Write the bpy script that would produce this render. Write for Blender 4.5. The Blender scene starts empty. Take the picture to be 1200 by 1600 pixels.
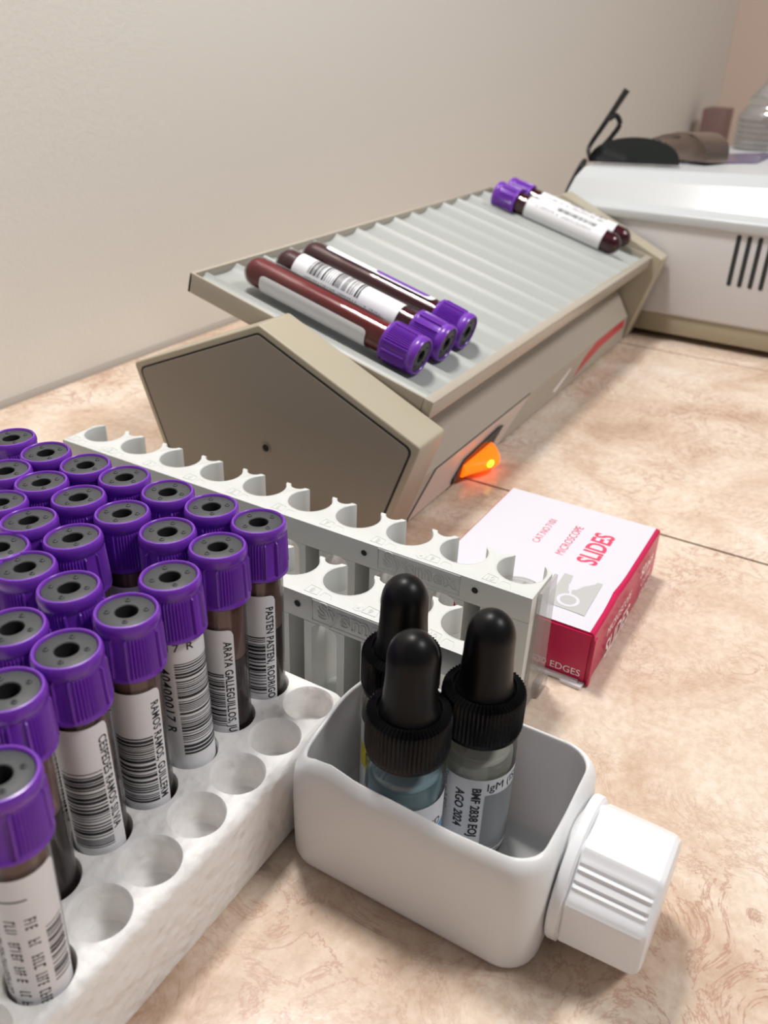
import bpy, bmesh, math, random
from mathutils import Vector, Matrix
random.seed(7)
S = 0.001                      # every length below is written in millimetres
PI = math.pi
scene = bpy.context.scene
col = scene.collection

# ------------------------------------------------------------------ camera
cam_d = bpy.data.cameras.new('camera')
cam = bpy.data.objects.new('camera', cam_d)
col.objects.link(cam)
R_ = Vector((0.50767, -0.86084, 0.03504)); U_ = Vector((0.40549, 0.27463, 0.87187)); F_ = Vector((0.76016, 0.42843, -0.48849))
mw = Matrix.Identity(4)
for i in range(3):
    mw[i][0] = R_[i]; mw[i][1] = U_[i]; mw[i][2] = -F_[i]
mw[2][3] = 221.75 * S
cam.matrix_world = mw
cam_d.sensor_fit = 'VERTICAL'; cam_d.sensor_height = 36.0; cam_d.lens = 30.377
cam_d.clip_start = 0.01; cam_d.clip_end = 30
cam_d.dof.use_dof = True; cam_d.dof.focus_distance = 0.285; cam_d.dof.aperture_fstop = 17.0
scene.camera = cam

# ------------------------------------------------------------------ world, lights, exposure
world = bpy.data.worlds.new('world'); scene.world = world; world.use_nodes = True
bg = world.node_tree.nodes['Background']
bg.inputs[0].default_value = (0.98, 0.97, 0.98, 1); bg.inputs[1].default_value = 0.2

def area(name, loc, target, sx, sy, power, color):
    d = bpy.data.lights.new(name, 'AREA'); d.shape = 'RECTANGLE'; d.size = sx; d.size_y = sy
    d.energy = power; d.color = color
    o = bpy.data.objects.new(name, d); col.objects.link(o)
    o.location = loc
    o.rotation_euler = (Vector(target) - Vector(loc)).to_track_quat('-Z', 'Y').to_euler()
    return o
area('counter_lamp', (0.40, 0.33, 0.95), (0.40, 0.12, 0.0), 0.16, 0.12, 7.2, (1.0, 0.965, 0.93))
area('ceiling_lamp', (0.72, -1.05, 1.75), (0.6, 0.35, 0.1), 0.5, 0.3, 25.0, (1.0, 0.97, 0.95))

vs = scene.view_settings
vs.view_transform = 'Standard'; vs.look = 'None'; vs.gamma = 1.0; vs.use_curve_mapping = False
vs.exposure = -0.15
scene.cycles.max_bounces = 10; scene.cycles.transparent_max_bounces = 24
scene.cycles.transmission_bounces = 8

# ------------------------------------------------------------------ materials
def mat(name, color, rough=0.5, metal=0.0, spec=0.5, bump=None, sss=0.0, coat=0.0, trans=0.0, ior=1.45, emit=None):
    m = bpy.data.materials.new(name); m.use_nodes = True
    nt = m.node_tree; b = nt.nodes['Principled BSDF']
    b.inputs['Base Color'].default_value = (*color, 1)
    b.inputs['Roughness'].default_value = rough
    b.inputs['Metallic'].default_value = metal
    b.inputs['Specular IOR Level'].default_value = spec
    b.inputs['Coat Weight'].default_value = coat
    b.inputs['Transmission Weight'].default_value = trans
    b.inputs['IOR'].default_value = ior
    if sss:
        b.inputs['Subsurface Weight'].default_value = sss
        b.inputs['Subsurface Radius'].default_value = (0.004, 0.003, 0.003)
        b.inputs['Subsurface Scale'].default_value = 1.0
    if emit:
        b.inputs['Emission Color'].default_value = (*emit[0], 1); b.inputs['Emission Strength'].default_value = emit[1]
    tc = nt.nodes.new('ShaderNodeTexCoord')
    nz = nt.nodes.new('ShaderNodeTexNoise'); nz.inputs['Scale'].default_value = (bump[0] if bump else 900)
    nz.inputs['Detail'].default_value = 4
    nt.links.new(tc.outputs['Object'], nz.inputs['Vector'])
    bp = nt.nodes.new('ShaderNodeBump'); bp.inputs['Strength'].default_value = (bump[1] if bump else 0.03)
    bp.inputs['Distance'].default_value = (bump[2] if bump else 0.0002)
    nt.links.new(nz.outputs['Fac'], bp.inputs['Height']); nt.links.new(bp.outputs['Normal'], b.inputs['Normal'])
    return m

def clear(name, tint, f0=0.03, haze=0.0, haze_col=(1, 1, 1)):
    """thin clear plastic or glass wall: transparent with a fresnel gloss"""
    m = bpy.data.materials.new(name); m.use_nodes = True
    nt = m.node_tree; nt.nodes.clear(); L = nt.links
    out = nt.nodes.new('ShaderNodeOutputMaterial')
    tr = nt.nodes.new('ShaderNodeBsdfTransparent'); tr.inputs[0].default_value = (*tint, 1)
    gl = nt.nodes.new('ShaderNodeBsdfGlossy'); gl.inputs['Roughness'].default_value = 0.04
    lw = nt.nodes.new('ShaderNodeLayerWeight'); lw.inputs['Blend'].default_value = 0.25
    mr = nt.nodes.new('ShaderNodeMapRange'); mr.inputs['To Min'].default_value = f0; mr.inputs['To Max'].default_value = 0.65
    L.new(lw.outputs['Fresnel'], mr.inputs['Value'])
    mx = nt.nodes.new('ShaderNodeMixShader')
    L.new(mr.outputs[0], mx.inputs[0])
    base = tr.outputs[0]
    if haze > 0:
        df = nt.nodes.new('ShaderNodeBsdfDiffuse'); df.inputs[0].default_value = (*haze_col, 1)
        m2 = nt.nodes.new('ShaderNodeMixShader'); m2.inputs[0].default_value = haze
        L.new(tr.outputs[0], m2.inputs[1]); L.new(df.outputs[0], m2.inputs[2]); base = m2.outputs[0]
    L.new(base, mx.inputs[1]); L.new(gl.outputs[0], mx.inputs[2]); L.new(mx.outputs[0], out.inputs[0])
    return m

def ramp(nt, stops):
    r = nt.nodes.new('ShaderNodeValToRGB'); e = r.color_ramp.elements
    while len(e) < len(stops): e.new(0.5)
    for x, (p, c) in zip(e, stops): x.position = p; x.color = (*c, 1)
    return r

def stone_mat():
    m = bpy.data.materials.new('mottled_ceramic'); m.use_nodes = True
    nt = m.node_tree; b = nt.nodes['Principled BSDF']; L = nt.links
    geo = nt.nodes.new('ShaderNodeNewGeometry')
    def noise(scale, detail, rough, dist=0.0):
        n = nt.nodes.new('ShaderNodeTexNoise'); n.inputs['Scale'].default_value = scale
        n.inputs['Detail'].default_value = detail; n.inputs['Roughness'].default_value = rough
        n.inputs['Distortion'].default_value = dist
        L.new(geo.outputs['Position'], n.inputs['Vector']); return n
    n1 = noise(13, 6, 0.62, 0.6)
    c1 = ramp(nt, [(0.30, (0.50, 0.35, 0.255)), (0.44, (0.67, 0.52, 0.405)), (0.54, (0.76, 0.635, 0.52)), (0.68, (0.84, 0.75, 0.66))])
    L.new(n1.outputs['Fac'], c1.inputs[0])
    n2 = noise(32, 8, 0.72, 1.6)       # thin ragged veins: band near the middle of the noise
    c2 = ramp(nt, [(0.475, (0, 0, 0)), (0.498, (1, 1, 1)), (0.502, (1, 1, 1)), (0.53, (0, 0, 0))])
    L.new(n2.outputs['Fac'], c2.inputs[0])
    n3 = noise(9, 4, 0.6)
    c3 = ramp(nt, [(0.42, (0.05, 0.05, 0.05)), (0.62, (0.75, 0.75, 0.75))])
    L.new(n3.outputs['Fac'], c3.inputs[0])
    mu = nt.nodes.new('ShaderNodeMath'); mu.operation = 'MULTIPLY'
    L.new(c2.outputs[0], mu.inputs[0]); L.new(c3.outputs[0], mu.inputs[1])
    mx = nt.nodes.new('ShaderNodeMix'); mx.data_type = 'RGBA'
    L.new(mu.outputs[0], mx.inputs['Factor']); L.new(c1.outputs[0], mx.inputs[6]); mx.inputs[7].default_value = (0.46, 0.25, 0.19, 1)
    n4 = noise(260, 5, 0.7)
    c4 = ramp(nt, [(0.40, (0.90, 0.86, 0.82)), (0.60, (1, 1, 1))])
    L.new(n4.outputs['Fac'], c4.inputs[0])
    m3 = nt.nodes.new('ShaderNodeMix'); m3.data_type = 'RGBA'; m3.blend_type = 'MULTIPLY'; m3.inputs['Factor'].default_value = 1.0
    L.new(mx.outputs[2], m3.inputs[6]); L.new(c4.outputs[0], m3.inputs[7])
    L.new(m3.outputs[2], b.inputs['Base Color'])
    b.inputs['Roughness'].default_value = 0.22; b.inputs['Specular IOR Level'].default_value = 0.45
    bp = nt.nodes.new('ShaderNodeBump'); bp.inputs['Strength'].default_value = 0.12; bp.inputs['Distance'].default_value = 0.0004
    L.new(n4.outputs['Fac'], bp.inputs['Height']); L.new(bp.outputs[0], b.inputs['Normal'])
    return m

def foam_mat():
    m = bpy.data.materials.new('expanded_polystyrene'); m.use_nodes = True
    nt = m.node_tree; b = nt.nodes['Principled BSDF']; L = nt.links
    geo = nt.nodes.new('ShaderNodeNewGeometry')
    v = nt.nodes.new('ShaderNodeTexVoronoi'); v.inputs['Scale'].default_value = 300; v.feature = 'SMOOTH_F1'
    L.new(geo.outputs['Position'], v.inputs['Vector'])
    n = nt.nodes.new('ShaderNodeTexNoise'); n.inputs['Scale'].default_value = 160; n.inputs['Detail'].default_value = 5
    L.new(geo.outputs['Position'], n.inputs['Vector'])
    ad = nt.nodes.new('ShaderNodeMath'); ad.operation = 'MULTIPLY_ADD'; ad.inputs[1].default_value = -0.8
    L.new(v.outputs['Distance'], ad.inputs[0]); L.new(n.outputs['Fac'], ad.inputs[2])
    bp = nt.nodes.new('ShaderNodeBump'); bp.inputs['Strength'].default_value = 0.65; bp.inputs['Distance'].default_value = 0.0014
    L.new(ad.outputs[0], bp.inputs['Height']); L.new(bp.outputs[0], b.inputs['Normal'])
    b.inputs['Base Color'].default_value = (0.88, 0.86, 0.84, 1); b.inputs['Roughness'].default_value = 0.45
    b.inputs['Subsurface Weight'].default_value = 0.35; b.inputs['Subsurface Radius'].default_value = (0.006, 0.005, 0.0045)
    b.inputs['Subsurface Scale'].default_value = 1.0
    return m

M = {
    'wall': mat('painted_plaster', (0.75, 0.73, 0.68), 0.55, bump=(420, 0.2, 0.001)),
    'wall_far': mat('far_plaster', (0.78, 0.64, 0.55), 0.7, bump=(420, 0.3, 0.001)),
    'stone': stone_mat(), 'grout': mat('grout', (0.33, 0.29, 0.25), 0.85),
    'foam': foam_mat(),
    'purple': mat('lavender_plastic', (0.17, 0.035, 0.43), 0.27, spec=0.55, sss=0.12),
    'rubber': mat('grey_rubber', (0.05, 0.054, 0.058), 0.5), 'black_hole': mat('bore_black', (0.006, 0.006, 0.007), 0.8),
    'tube': clear('clear_tube_plastic', (0.93, 0.91, 0.90)),
    'blood_dark': mat('packed_blood', (0.018, 0.005, 0.007), 0.15, bump=(60, 0.0, 0.0001)), 'plasma': mat('settled_plasma', (0.23, 0.135, 0.12), 0.2, bump=(60, 0.0, 0.0001)),
    'blood_red': mat('fresh_blood', (0.055, 0.002, 0.009), 0.2, bump=(60, 0.0, 0.0001)), 'blood_bright': mat('bright_blood', (0.17, 0.009, 0.014), 0.2, bump=(60, 0.0, 0.0001)),
    'paper': mat('label_paper', (0.80, 0.80, 0.83), 0.45), 'ink': mat('label_ink', (0.018, 0.018, 0.022), 0.5),
    'rack': mat('light_grey_abs', (0.66, 0.68, 0.66), 0.36, bump=(1500, 0.05, 0.0002)),
    'rack_clear': clear('milky_clear_plastic', (0.90, 0.90, 0.88), 0.08, 0.22, (0.8, 0.8, 0.78)),
    'hdpe': mat('white_polyethylene', (0.80, 0.805, 0.81), 0.33, sss=0.25), 'pp': mat('white_cap_plastic', (0.86, 0.87, 0.90), 0.3, sss=0.15),
    'black': mat('black_phenolic', (0.004, 0.004, 0.005), 0.3, spec=0.22), 'bulb': mat('black_rubber', (0.004, 0.004, 0.005), 0.36, spec=0.25),
    'glass': clear('clear_glass', (0.95, 0.96, 0.95), 0.07), 
    'liq_blue': mat('blue_reagent', (0.36, 0.53, 0.60), 0.1, trans=0.4, ior=1.1), 'liq_clear': mat('pale_reagent', (0.78, 0.78, 0.70), 0.1, trans=0.5, ior=1.1),
    'liq_yellow': mat('yellow_reagent', (0.40, 0.38, 0.26), 0.1, trans=0.5, ior=1.1),
    'lab_yellow': mat('yellow_print', (0.75, 0.66, 0.03), 0.45), 'lab_blue': mat('blue_print', (0.13, 0.37, 0.68), 0.45),
    'lab_grey': mat('grey_print', (0.27, 0.29, 0.30), 0.45), 'ink_grey': mat('grey_ink', (0.25, 0.25, 0.26), 0.5),
    'beige': mat('beige_enclosure', (0.42, 0.375, 0.285), 0.42, bump=(1600, 0.1, 0.0002)),
    'beige_body': mat('warm_grey_enclosure', (0.43, 0.385, 0.32), 0.3, bump=(1600, 0.06, 0.0002)),
    'taupe': mat('taupe_panel', (0.27, 0.24, 0.20), 0.42, bump=(1800, 0.12, 0.0002)),
    'tray': mat('grey_tray_plastic', (0.38, 0.40, 0.385), 0.42, bump=(1300, 0.1, 0.0002)), 'gap': mat('dark_seam', (0.02, 0.018, 0.016), 0.7),
    'panel': mat('switch_plate', (0.60, 0.50, 0.44), 0.3),
    'switch': mat('lit_orange_switch', (0.9, 0.16, 0.01), 0.25, emit=((1.0, 0.12, 0.003), 1.9)), 'neon': mat('neon_glow', (1.0, 0.6, 0.05), 0.3, emit=((1.0, 0.55, 0.02), 4.0)),
    'red_print': mat('red_print', (0.55, 0.05, 0.06), 0.4),
    'card': mat('white_card', (0.70, 0.69, 0.76), 0.33), 'crimson': mat('crimson_card', (0.56, 0.012, 0.085), 0.3), 'pink_ink': mat('pink_ink', (0.72, 0.07, 0.15), 0.4),
    'card_grey': mat('silver_print', (0.50, 0.50, 0.50), 0.4), 'white_ink': mat('white_ink', (0.9, 0.85, 0.88), 0.4),
    'tray_white': mat('white_inner_tray', (0.80, 0.78, 0.80), 0.4),
    'enamel': mat('white_enamel', (0.54, 0.565, 0.58), 0.28), 'enamel_grey': mat('pale_grey_panel', (0.66, 0.65, 0.66), 0.4), 'vent': mat('vent_shade', (0.03, 0.035, 0.035), 0.7),
    'strip': mat('tan_base', (0.40, 0.35, 0.25), 0.5), 'screen': mat('violet_screen', (0.10, 0.075, 0.19), 0.12),
    'dark_plastic': mat('dark_plastic', (0.012, 0.012, 0.013), 0.25), 'bronze': mat('bronze_metal', (0.30, 0.235, 0.20), 0.22, metal=0.85),
    'lens': mat('dark_lens', (0.010, 0.013, 0.012), 0.08), 'bottle_clear': clear('clear_ribbed_plastic', (0.80, 0.80, 0.80), 0.16, 0.25, (0.6, 0.6, 0.6)),
    'floor': mat('grey_floor', (0.4, 0.38, 0.35), 0.6),
}

# ------------------------------------------------------------------ mesh helpers (all in mm)
def finish(name, bm, mats, parent=None, smooth=True, angle=35, normals=True):
    if normals: bmesh.ops.recalc_face_normals(bm, faces=bm.faces)
    bmesh.ops.scale(bm, vec=(S, S, S), verts=bm.verts)
    me = bpy.data.meshes.new(name); bm.to_mesh(me); bm.free()
    for m in (mats if isinstance(mats, (list, tuple)) else [mats]): me.materials.append(m)
    if smooth:
        for p in me.polygons: p.use_smooth = True
        me.set_sharp_from_angle(angle=math.radians(angle))
    o = bpy.data.objects.new(name, me); col.objects.link(o)
    if parent: o.parent = parent
    return o

def thing(name, label, cat, loc=(0, 0, 0), rz=0.0, group=None):
    o = bpy.data.objects.new(name, None); col.objects.link(o); o.empty_display_size = 0.01
    o.location = (loc[0] * S, loc[1] * S, loc[2] * S); o.rotation_euler = (0, 0, rz)
    o['label'] = label; o['category'] = cat
    if group: o['group'] = group
    return o

def struct(o): o['kind'] = 'structure'; return o

def box(bm, lo, hi, bev=0.0, seg=2, mi=0):
    r = bmesh.ops.create_cube(bm, size=1.0)
    for v in r['verts']:
        v.co = Vector([lo[i] + (v.co[i] + 0.5) * (hi[i] - lo[i]) for i in range(3)])
    fs = {f for v in r['verts'] for f in v.link_faces}
    for f in fs: f.material_index = mi
    if bev:
        es = list({e for v in r['verts'] for e in v.link_edges})
        bmesh.ops.bevel(bm, geom=es, offset=bev, segments=seg, affect='EDGES', profile=0.5)

def prism(bm, pts, axis, a, b, mi=0, bev=0.0, seg=2):
    """closed outline pts (2D) extruded along axis from a to b"""
    def P(p, t):
        if axis == 'x': return (t, p[0], p[1])
        if axis == 'y': return (p[0], t, p[1])
        return (p[0], p[1], t)
    v0 = [bm.verts.new(P(p, a)) for p in pts]; v1 = [bm.verts.new(P(p, b)) for p in pts]
    f0 = bm.faces.new(v0); f1 = bm.faces.new(v1[::-1]); fs = [f0, f1]
    n = len(pts)
    for i in range(n): fs.append(bm.faces.new((v0[i], v1[i], v1[(i + 1) % n], v0[(i + 1) % n])))
    for f in fs: f.material_index = mi
    bmesh.ops.recalc_face_normals(bm, faces=fs)
    if bev:
        es = list({e for f in (f0, f1) for e in f.edges})
        bmesh.ops.bevel(bm, geom=es, offset=bev, segments=seg, affect='EDGES', profile=0.5)
    return fs

def lathe(bm, prof, seg=48, mi=0, rmod=None, center=(0, 0), cap_ends=False):
    """prof: list of (r, z). rmod(i_ring, theta) adds to the radius"""
    rings = []
    for i, (r, z) in enumerate(prof):
        if r < 1e-6:
            rings.append([bm.verts.new((center[0], center[1], z))])
        else:
            ring = []
            for k in range(seg):
                t = 2 * PI * k / seg
                rr = r + (rmod(i, t) if rmod else 0)
                ring.append(bm.verts.new((center[0] + rr * math.cos(t), center[1] + rr * math.sin(t), z)))
            rings.append(ring)
    for a, b in zip(rings, rings[1:]):
        for k in range(seg):
            q = (k + 1) % seg
            if len(a) == 1 and len(b) == 1: continue
            if len(a) == 1: f = bm.faces.new((a[0], b[k], b[q]))
            elif len(b) == 1: f = bm.faces.new((a[k], b[0], a[q]))
            else: f = bm.faces.new((a[k], b[k], b[q], a[q]))
            f.material_index = mi
    if cap_ends:
        for r in (rings[0], rings[-1]):
            if len(r) > 2: bm.faces.new(r).material_index = mi
    return rings

def tube_path(bm, pts, r, seg=10, mi=0, closed=False):
    pts = [Vector(p) for p in pts]; n = len(pts); rings = []
    up = Vector((0, 0, 1))
    for i, p in enumerate(pts):
        if closed: d = pts[(i + 1) % n] - pts[i - 1]
        else: d = pts[min(i + 1, n - 1)] - pts[max(i - 1, 0)]
        d.normalize()
        a = d.cross(up)
        if a.length < 1e-3: a = d.cross(Vector((1, 0, 0)))
        a.normalize(); b = d.cross(a).normalized()
        rr = r(i / (n - 1)) if callable(r) else r
        rings.append([bm.verts.new(p + a * rr * math.cos(2 * PI * k / seg) + b * rr * math.sin(2 * PI * k / seg)) for k in range(seg)])
    m = n if closed else n - 1
    for i in range(m):
        A, B = rings[i], rings[(i + 1) % n]
        for k in range(seg):
            f = bm.faces.new((A[k], B[k], B[(k + 1) % seg], A[(k + 1) % seg])); f.material_index = mi
    if not closed:
        bm.faces.new(rings[0][::-1]).material_index = mi; bm.faces.new(rings[-1]).material_index = mi

def smooth_curve(P, n=8):
    """Catmull-Rom through P"""
    P = [Vector(p) for p in P]; out = []
    for i in range(len(P) - 1):
        p0, p1, p2, p3 = P[max(i - 1, 0)], P[i], P[i + 1], P[min(i + 2, len(P) - 1)]
        for k in range(n):
            t = k / n
            out.append(0.5 * ((2 * p1) + (p2 - p0) * t + (2 * p0 - 5 * p1 + 4 * p2 - p3) * t * t + (3 * p1 - p0 - 3 * p2 + p3) * t ** 3))
    out.append(P[-1]); return out

def text_polys(s, size, bevel_outline=0.0, extrude=0.0, sx=1.0, bold=0.0, align='LEFT', spacing=1.0, outline_bold=0.0):
    """text as a bmesh in the xy plane, mm"""
    c = bpy.data.curves.new('lettering', 'FONT'); c.body = s; c.size = size; c.align_x = align
    c.space_character = spacing; c.resolution_u = 3
    if bevel_outline:
        c.fill_mode = 'NONE'; c.bevel_depth = bevel_outline; c.bevel_resolution = 1; c.offset = outline_bold
    else:
        c.extrude = extrude; c.offset = bold
    o = bpy.data.objects.new('lettering', c); col.objects.link(o)
    dg = bpy.context.evaluated_depsgraph_get(); dg.update()
    me = bpy.data.meshes.new_from_object(o.evaluated_get(dg))
    bm = bmesh.new(); bm.from_mesh(me)
    bpy.data.objects.remove(o); bpy.data.curves.remove(c); bpy.data.meshes.remove(me)
    if sx != 1.0: bmesh.ops.scale(bm, vec=(sx, 1, 1), verts=bm.verts)
    return bm

def merge(dst, src, fn, mi=0):
    """copy src bmesh into dst, mapping each vertex by fn(co)"""
    mp = {v: dst.verts.new(fn(v.co)) for v in src.verts}
    for f in src.faces:
        try: dst.faces.new([mp[v] for v in f.verts]).material_index = mi
        except ValueError: pass
    src.free()

def flat_text(dst, s, size, origin, ex, ey, mi=0, off=0.06, **kw):
    """lettering on a plane: origin, reading direction ex, upward direction ey"""
    ex = Vector(ex); ey = Vector(ey); n = ex.cross(ey); o = Vector(origin)
    t = text_polys(s, size, **kw)
    merge(dst, t, lambda c: o + ex * c.x + ey * c.y + n * (c.z + off), mi)

# label wrapped on a cylinder: coordinates (a = arc length, z)
def cyl_patch(bm, r, a0, a1, z0, z1, mi, step=0.5, corner=0.0):
    n = max(2, int((a1 - a0) / step)); prev = None
    for i in range(n + 1):
        a = a0 + (a1 - a0) * i / n; t = a / r; dz = 0.0
        if corner:
            d = min(a - a0, a1 - a)
            if d < corner: dz = corner - math.sqrt(max(0, corner ** 2 - (corner - d) ** 2))
        p = (bm.verts.new((r * math.cos(t), r * math.sin(t), z0 + dz)), bm.verts.new((r * math.cos(t), r * math.sin(t), z1 - dz)))
        if prev: bm.faces.new((prev[0], p[0], p[1], prev[1])).material_index = mi
        prev = p

def cyl_text(bm, r, s, size, a, z, mode, mi, **kw):
    """mode 'down': reads towards the bottom; 'across': reads round the cylinder; 'up': reads towards the top"""
    t = text_polys(s, size, **kw)
    if not t.verts: t.free(); return
    if mode == 'down': bmesh.ops.transform(t, matrix=Matrix.Rotation(-PI / 2, 4, 'Z'), verts=t.verts)
    if mode == 'up': bmesh.ops.transform(t, matrix=Matrix.Rotation(PI / 2, 4, 'Z'), verts=t.verts)
    xs = [v.co.x for v in t.verts]; x = min(xs) + 0.5
    while x < max(xs):
        bmesh.ops.bisect_plane(t, geom=list(t.verts) + list(t.edges) + list(t.faces), plane_co=(x, 0, 0), plane_no=(1, 0, 0)); x += 0.6
    def fn(c):
        th = (a + c.x) / r
        return Vector((r * math.cos(th), r * math.sin(th), z + c.y))
    merge(bm, t, fn, mi)

def marks(bm, r, a, z0, z1, h, mi, seed):
    """a line of print too small and blurred to read, running along the tube"""
    rnd = random.Random(seed); z = z1
    while z > z0:
        w = rnd.uniform(0.5, 1.1); k = rnd.random()
        if k > 0.16:
            if rnd.random() < 0.6: cyl_patch(bm, r, a, a + h * 0.16, z - w, z, mi, 0.5)
            if rnd.random() < 0.6: cyl_patch(bm, r, a + h * 0.8, a + h, z - w, z, mi, 0.5)
            cyl_patch(bm, r, a, a + h, z - 0.28, z, mi, 0.5)
            if rnd.random() < 0.5: cyl_patch(bm, r, a + h * 0.42, a + h * 0.58, z - w, z, mi, 0.5)
        z -= w + 0.45

def barcode(bm, r, a0, a1, z0, z1, mi, seed):
    rnd = random.Random(seed); z = z0
    while z < z1:
        w = rnd.choice((0.28, 0.28, 0.45, 0.45, 0.75, 1.0)); g = rnd.choice((0.3, 0.3, 0.42, 0.6, 0.9))
        if z + w > z1: break
        cyl_patch(bm, r, a0, a1, z, z + w, mi, 1.0); z += w + g

# ================================================================== ROOM
def plane_box(name, lo, hi, m):
    bm = bmesh.new(); box(bm, lo, hi); return struct(finish(name, bm, m, smooth=False))
plane_box('wall_back', (-900, 470, -900), (2400, 570, 1500), M['wall'])
plane_box('wall_far', (2400, -1500, -900), (2500, 570, 1500), M['wall_far'])
plane_box('floor', (-1500, -2500, -950), (2500, 570, -900), M['floor'])

ct = thing('countertop', 'beige and pink mottled tiled countertop running along the plaster wall', 'countertop', (0, 0, 0))
xs_ = (-900, 404.8, 704.8, 2400)
for a, b in zip(xs_, xs_[1:]):
    bm = bmesh.new(); box(bm, (a + 1.0, -420, -9), (b - 1.0, 300, 0))
    finish('tile', bm, M['stone'], ct, smooth=False)
bm = bmesh.new(); box(bm, (-899, 300, -9), (2399, 470, 0)); finish('tile', bm, M['stone'], ct, smooth=False)
bm = bmesh.new(); box(bm, (-900, -418, -30), (2400, 470, -1.2)); finish('grout_bed', bm, M['grout'], ct, smooth=False)
bm = bmesh.new(); prism(bm, [(470, 0), (466.2, 0), (466.8, 1.5), (468.6, 3.2), (470, 3.8)], 'x', -900, 2400)
struct(finish('trim_1', bm, M['grout'], smooth=True))

# ================================================================== BLOOD TUBES
TR, TOP = 7.0, 92.5            # tube radius, height of the cap top above the tube's bottom
def profile_blood(z1):
    return [(0, 0.7)] + [(6.4 * math.sin(t), 7.1 - 6.4 * math.cos(t)) for t in [PI / 2 * k / 7 for k in range(1, 8)]] + [(6.4, z1 - 0.3), (5.9, z1), (0, z1)]

def rib(th):
    """closure wall relief round the circumference"""
    d = math.degrees(th) % 90.0
    if d > 45: d -= 90
    d = abs(d)
    if d < 27: return 0.26 * math.cos(math.radians(d * 60))
    if 30 <= d <= 34: return 0.55
    return -0.3
def cap_mesh():
    bm = bmesh.new(); z0 = 75.5
    prof = [(7.15, z0 + 0.2), (8.3, z0), (8.65, z0 + 0.4), (8.65, z0 + 1.1), (8.45, z0 + 1.5), (8.4, z0 + 1.9), (8.05, z0 + 12.4), (7.8, z0 + 12.9), (7.8, z0 + 13.2),
            (8.25, z0 + 13.8), (8.4, z0 + 15.1), (8.2, z0 + 16.3), (7.85, z0 + 16.9), (7.4, z0 + 17.0), (7.1, z0 + 16.7), (6.95, z0 + 15.6), (6.95, z0 + 13)]
    def rm(i, t): return rib(t) if 5 <= i <= 6 else (rib(t) * 0.3 if i in (4, 7) else 0)
    lathe(bm, prof, 240, 0, rm)
    return bm
def stopper_mesh():
    bm = bmesh.new(); z = TOP - 0.55
    lathe(bm, [(6.95, z - 0.6), (6.95, z - 0.15), (6.75, z), (3.05, z), (2.85, z - 0.25)], 48, 0)
    lathe(bm, [(2.85, z - 0.25), (2.5, z - 2), (2.1, z - 6.2), (0, z - 6.4)], 32, 1)  # bore coloured black to stand for the shade inside it
    for k in range(4):
        t = k * PI / 2 + 0.5; c = (4.8 * math.cos(t), 4.8 * math.sin(t))
        lathe(bm, [(0.75, z - 0.1), (0.7, z + 0.2), (0.45, z + 0.36), (0, z + 0.4)], 12, 0, center=c)
        lathe(bm, [(0.42, z + 0.40), (0.0, z + 0.42)], 8, 1, center=c)
    return bm
cap_o = cap_mesh(); stop_o = stopper_mesh()
def as_mesh(name, bm, mats, angle=40):
    o = finish(name, bm, mats, None, True, angle); me = o.data; bpy.data.objects.remove(o); return me
ME_cap = as_mesh('cap', cap_o, M['purple'])
ME_stop = as_mesh('stopper', stop_o, [M['rubber'], M['black_hole']])
bm = bmesh.new(); lathe(bm, [(0, 0)] + [(TR * math.sin(t), TR - TR * math.cos(t)) for t in [PI / 2 * k / 8 for k in range(1, 9)]] + [(TR, 40), (TR, 80)], 48)
ME_glass = as_mesh('glass', bm, M['tube'])
bm = bmesh.new(); lathe(bm, profile_blood(56), 40); ME_blood = as_mesh('blood', bm, M['blood_dark'])
bm = bmesh.new(); lathe(bm, [(0, 56.0), (6.3, 56.1), (6.35, 66), (6.2, 74), (5.7, 74.5), (0, 74.5)], 40); ME_plasma = as_mesh('plasma', bm, M['plasma'])
bm = bmesh.new(); lathe(bm, profile_blood(78), 40); ME_red = as_mesh('blood', bm, M['blood_red'])
bm = bmesh.new(); lathe(bm, profile_blood(78), 40); ME_bright = as_mesh('blood', bm, M['blood_bright'])

LR = TR + 0.10
def label_mesh(kind, text='', text2='', seed=1, z0=9, z1=70, width=31):
    """the right edge of the paper is at a = 0 (facing +x), paper runs to a = -width"""
    bm = bmesh.new(); R1 = LR + 0.06
    cyl_patch(bm, LR, -width, 0, z0, z1, 0, 0.5, 2.0)
    if kind == 'name':
        cyl_text(bm, R1, text, 3.4, -3.1, z1 - 4, 'down', 1, sx=0.80, bold=0.06, spacing=1.05)
        barcode(bm, R1, -14.5, -3.6, z0 + 8 if text2 == 'long' else z0 + 24, z1 - 14, 1, seed)
    elif kind == 'number':
        cyl_text(bm, R1, text, 4.3, -20.3, z1 - 9.5, 'down', 1, sx=0.95, bold=0.07, spacing=1.15)
        cyl_text(bm, R1, text2, 3.4, -18.0, z1 - 3.6, 'across', 1, sx=1.1, bold=0.03, spacing=1.2)
        barcode(bm, R1, -15.8, -1.0, z0 + 27, z1 - 7, 1, seed)
    elif kind == 'lines':
        for k in range(4):
            marks(bm, R1, -22 + 4.2 * k, z0 + 12 + 5 * (k % 2), z1 - 12, 2.4, 1, seed + k)
        barcode(bm, R1, -5.5, -0.8, z0 + 26, z1 - 16, 1, seed)
        cyl_patch(bm, R1, -20, -8, z1 - 6.4, z1 - 6.0, 1)
    me = as_mesh('label', bm, [M['paper'], M['ink']], 60)
    return me
L_plain = [label_mesh('name', t, '', 20 + i) for i, t in enumerate(('R 4040007', '4040007'))]

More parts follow.
